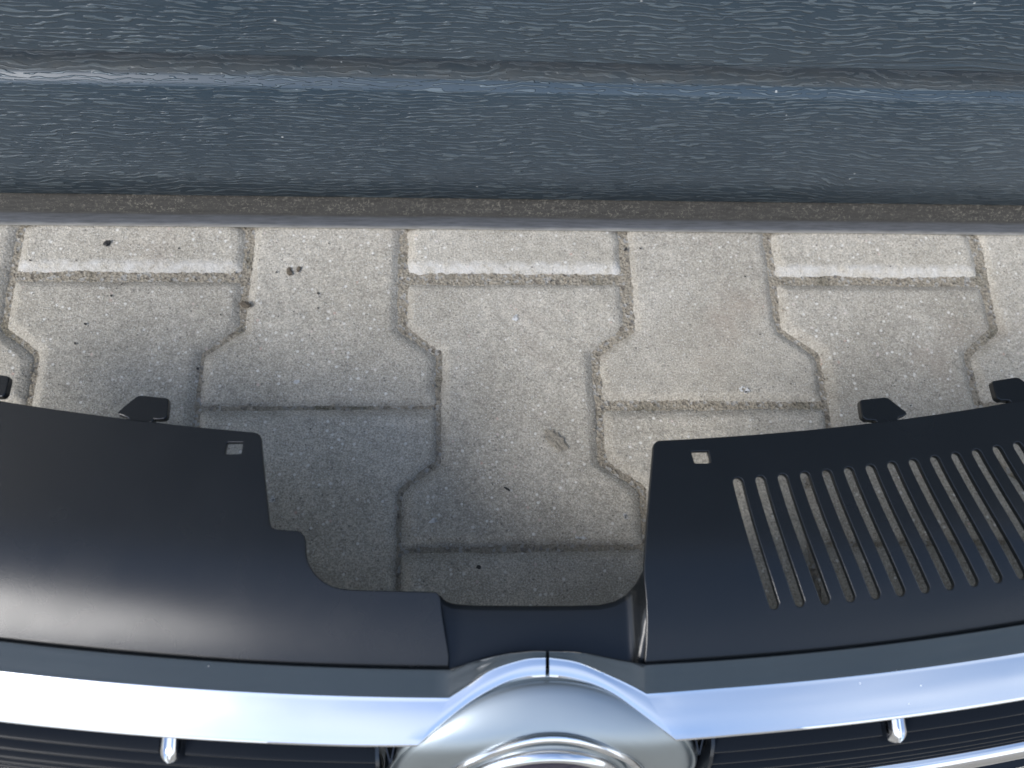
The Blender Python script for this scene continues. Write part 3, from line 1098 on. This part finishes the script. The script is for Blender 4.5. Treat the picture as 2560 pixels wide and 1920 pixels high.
rail('top_rail', [(-0.012, 0.133), (-0.007, 0.133), (-0.006, 0.116), (-0.012, 0.116)])
rail('bottom_rail', [(0.046, 0.010), (0.047, 0.0), (0.030, 0.0), (0.030, 0.010)])
for c in (-0.415, -0.25, -0.09, 0.09, 0.25, 0.415):
    y = f3(c)
    rows = []
    for xx in (-0.002, 0.002):
        rows.append([Vector((CX + c + xx, y - d, z)) for d, z in [(-0.012, 0.132), (-0.0065, 0.132), (-0.004, 0.105), (0.006, 0.07), (0.022, 0.03), (0.040, 0.009), (0.031, 0.009), (0.010, 0.03), (-0.004, 0.07), (-0.013, 0.105)]])
    part('upright', grid('upright', rows, close_v=True, caps=True, sharp=30), M_PLA)
for c in (-0.36, -0.2, 0.078, 0.415):
    y = f1(c)
    rows = []
    for xx in (-0.0015, 0.0015):
        rows.append([Vector((CX + c + xx, y + a, z)) for a, z in [(0.0, 0.125), (0.10, 0.142), (0.10, 0.1375), (0.045, 0.112), (0.032, 0.05), (0.03, 0.0), (0.018, 0.0), (0.0, 0.08)]])
    part('brace', grid('brace', rows, close_v=True, caps=True, sharp=30), M_PLA)

# ------------------------------------------------------------------ small things lying on the paving
def drop(name, px, r, mat, label, cat, seed, squash=(1, 1, 0.6), sub=2, group=None, dz=0.0):
    o = link(name, blob(name, r, seed, squash, sub), mat)
    p = pix(px[0], px[1], 0.0)
    o.location = (p.x, p.y, r * squash[2] * 0.55 + dz)
    o.rotation_euler = (0, 0, seed * 1.3)
    tag(o, label, cat, group)
    return o


drop('stone_chip', (268, 609), 0.0024, M_BLACK, 'largest black stone chip on the paving under the left of the door seal', 'stone', 1, (1.2, 0.85, 0.5))
drop('stone_chip', (1564, 624), 0.0013, M_BLACK, 'tiny black stone chip beside the vertical joint below the seal', 'stone', 2, (0.8, 1.4, 0.6))
drop('mortar_crumb', (1388, 1100), 0.0060, M_TAN, 'tan mortar crumb stuck to the paving block in the cut-out', 'crumb', 3, (0.8, 1.3, 0.22), 3)
drop('mortar_crumb', (1376, 1082), 0.0026, M_TAN, 'small grey tan crumb touching the top of the mortar crumb', 'crumb', 4, (1.0, 1.2, 0.3), 2)
drop('earth_crumb', (724, 680), 0.0025, M_EARTH, 'left of two dark earth crumbs on a block below the seal', 'crumb', 5, (0.8, 1.3, 0.4))
drop('earth_crumb', (747, 673), 0.0018, M_EARTH, 'right of two dark earth crumbs on a block below the seal', 'crumb', 6, (1.3, 0.9, 0.4))
drop('earth_crumb', (615, 762), 0.0032, M_EARTH, 'dark earth crumb lying in the joint left of centre', 'crumb', 7, (1.3, 0.8, 0.5))
drop('bark_fleck', (1267, 1222), 0.0012, M_BLACK, 'thin dark bark fleck in the middle of the cut-out', 'fleck', 8, (0.6, 2.0, 0.4))
drop('bark_fleck', (1197, 1418), 0.0014, M_BLACK, 'round dark fleck on the shaded block at the cut-out bottom', 'fleck', 9, (1.0, 1.0, 0.4))

# pale lime scuffs: thin ragged films lying on the blocks
def scuff(px, w, h, seed, label):
    rs = random.Random(seed)
    bm = bmesh.new()
    p = pix(px[0], px[1], 0.0)
    for k in range(14):
        a = rs.uniform(0, 6.28); rr = rs.random() ** 0.6
        cx = math.cos(a) * rr * w; cy = math.sin(a) * rr * h
        s = rs.uniform(0.0003, 0.0011)
        ring = []
        for q in range(7):
            t = 2 * math.pi * q / 7
            ring.append(bm.verts.new((cx + math.cos(t) * s * rs.uniform(0.7, 2.0), cy + math.sin(t) * s * rs.uniform(0.5, 1.0), 0)))
        f = bm.faces.new(ring)
        ex = bmesh.ops.extrude_face_region(bm, geom=[f])
        for v in ex['geom']:
            if isinstance(v, bmesh.types.BMVert): v.co.z += 0.00015 + 0.00005 * (k % 3)
    me = bpy.data.meshes.new('lime_scuff')
    bm.to_mesh(me); bm.free()
    o = link('lime_scuff', me, M_WHITE)
    o.location = (p.x, p.y, 0.0002)
    tag(o, label, 'scuff', 'pale lime scuffs on the paving')


scuff((1083, 1302), 0.0022, 0.0018, 1, 'pale lime scuff at the left of the shaded block in the cut-out')
scuff((1450, 1345), 0.0042, 0.0005, 2, 'flat white lime scuff along the joint at the cut-out bottom')
scuff((1860, 975), 0.0030, 0.0028, 3, 'white lime scuff above the right cover panel')
scuff((680, 1248), 0.0012, 0.0024, 4, 'small white lime scuff touching the left cover panel edge')
scuff((742, 955), 0.0016, 0.0012, 5, 'faint white lime scuff above the centre left joint')
scuff((1288, 795), 0.0020, 0.0024, 6, 'pale lime scuff on the centre block below its joint')
scuff((1562, 1290), 0.0010, 0.0015, 7, 'small pale lime scuff left of the right cover panel')

# loose grit, mostly along the joints
bmv = []; bmf = []
ico = bmesh.new(); bmesh.ops.create_icosphere(ico, subdivisions=1, radius=1)
iv = [v.co.copy() for v in ico.verts]; ifc = [[v.index for v in f.verts] for f in ico.faces]
ico.free()
def joint_dist(x, y):
    """rough distance to the nearest joint between blocks"""
    ci = round(x / PITCH); best = 1
    for c in (ci - 1, ci, ci + 1):
        yc0 = -0.100 + (0 if c % 2 == 0 else 0.100)
        ly = (y - yc0 + L / 2) % L - L / 2
        ay = abs(ly)
        hw = WIDE / 2 if ay > 0.06 else (WAIST / 2 if ay < 0.04 else WAIST / 2 + (WIDE - WAIST) / 2 * (ay - 0.04) / 0.02)
        dx = abs(abs(x - c * PITCH) - hw)
        best = min(best, dx)
        if abs(x - c * PITCH) < hw: best = min(best, abs(L / 2 - ay))
    return best
rg = random.Random(11)
cnt = {'joint_grit': 2600, 'dark_grit': 170}
for nm, target in cnt.items():
    bmv = []; bmf = []; made = 0; tries = 0
    while made < target and tries < 200000:
        tries += 1
        x = rg.uniform(-0.48, 0.48); y = rg.uniform(-0.36, 0.03)
        d = joint_dist(x, y)
        if nm == 'joint_grit':
            if d > 0.006 or rg.random() < d / 0.006: continue
            r = rg.uniform(0.0002, 0.0006) if rg.random() < 0.9 else rg.uniform(0.0006, 0.0012)
            z = -0.0032 if d < 0.0025 else -0.0032 + 0.0032 * min(1, (d - 0.0025) / 0.004)
        else:
            near = math.exp(-(y + 0.0) ** 2 / 0.003) * (1.0 if x < -0.2 else 0.35)
            if rg.random() > 0.12 + near: continue
            r = rg.uniform(0.00022, 0.0006) if rg.random() < 0.85 else rg.uniform(0.0006, 0.0011)
            z = 0.0 if d > 0.007 else -0.002
        b = len(bmv); rot = Matrix.Rotation(rg.uniform(0, 6.28), 3, 'Z')
        sx, sy, sz = rg.uniform(0.7, 1.3), rg.uniform(0.6, 1.1), rg.uniform(0.5, 0.8)
        for v in iv:
            q = rot @ Vector((v.x * sx, v.y * sy, v.z * sz)) * r * rg.uniform(0.85, 1.15)
            bmv.append((x + q.x, y + q.y, z + r * 0.35 + q.z))
        bmf += [tuple(b + i for i in f) for f in ifc]
        made += 1
    me = bpy.data.meshes.new(nm); me.from_pydata(bmv, [], bmf); me.update()
    o = link(nm, me, M_TAN if nm == 'joint_grit' else M_BLACK)
    tag(o, 'fine pale grit lying along the joints of the paving' if nm == 'joint_grit' else 'scattered dark specks of grit lying on the paving blocks', 'grit', kind='stuff')
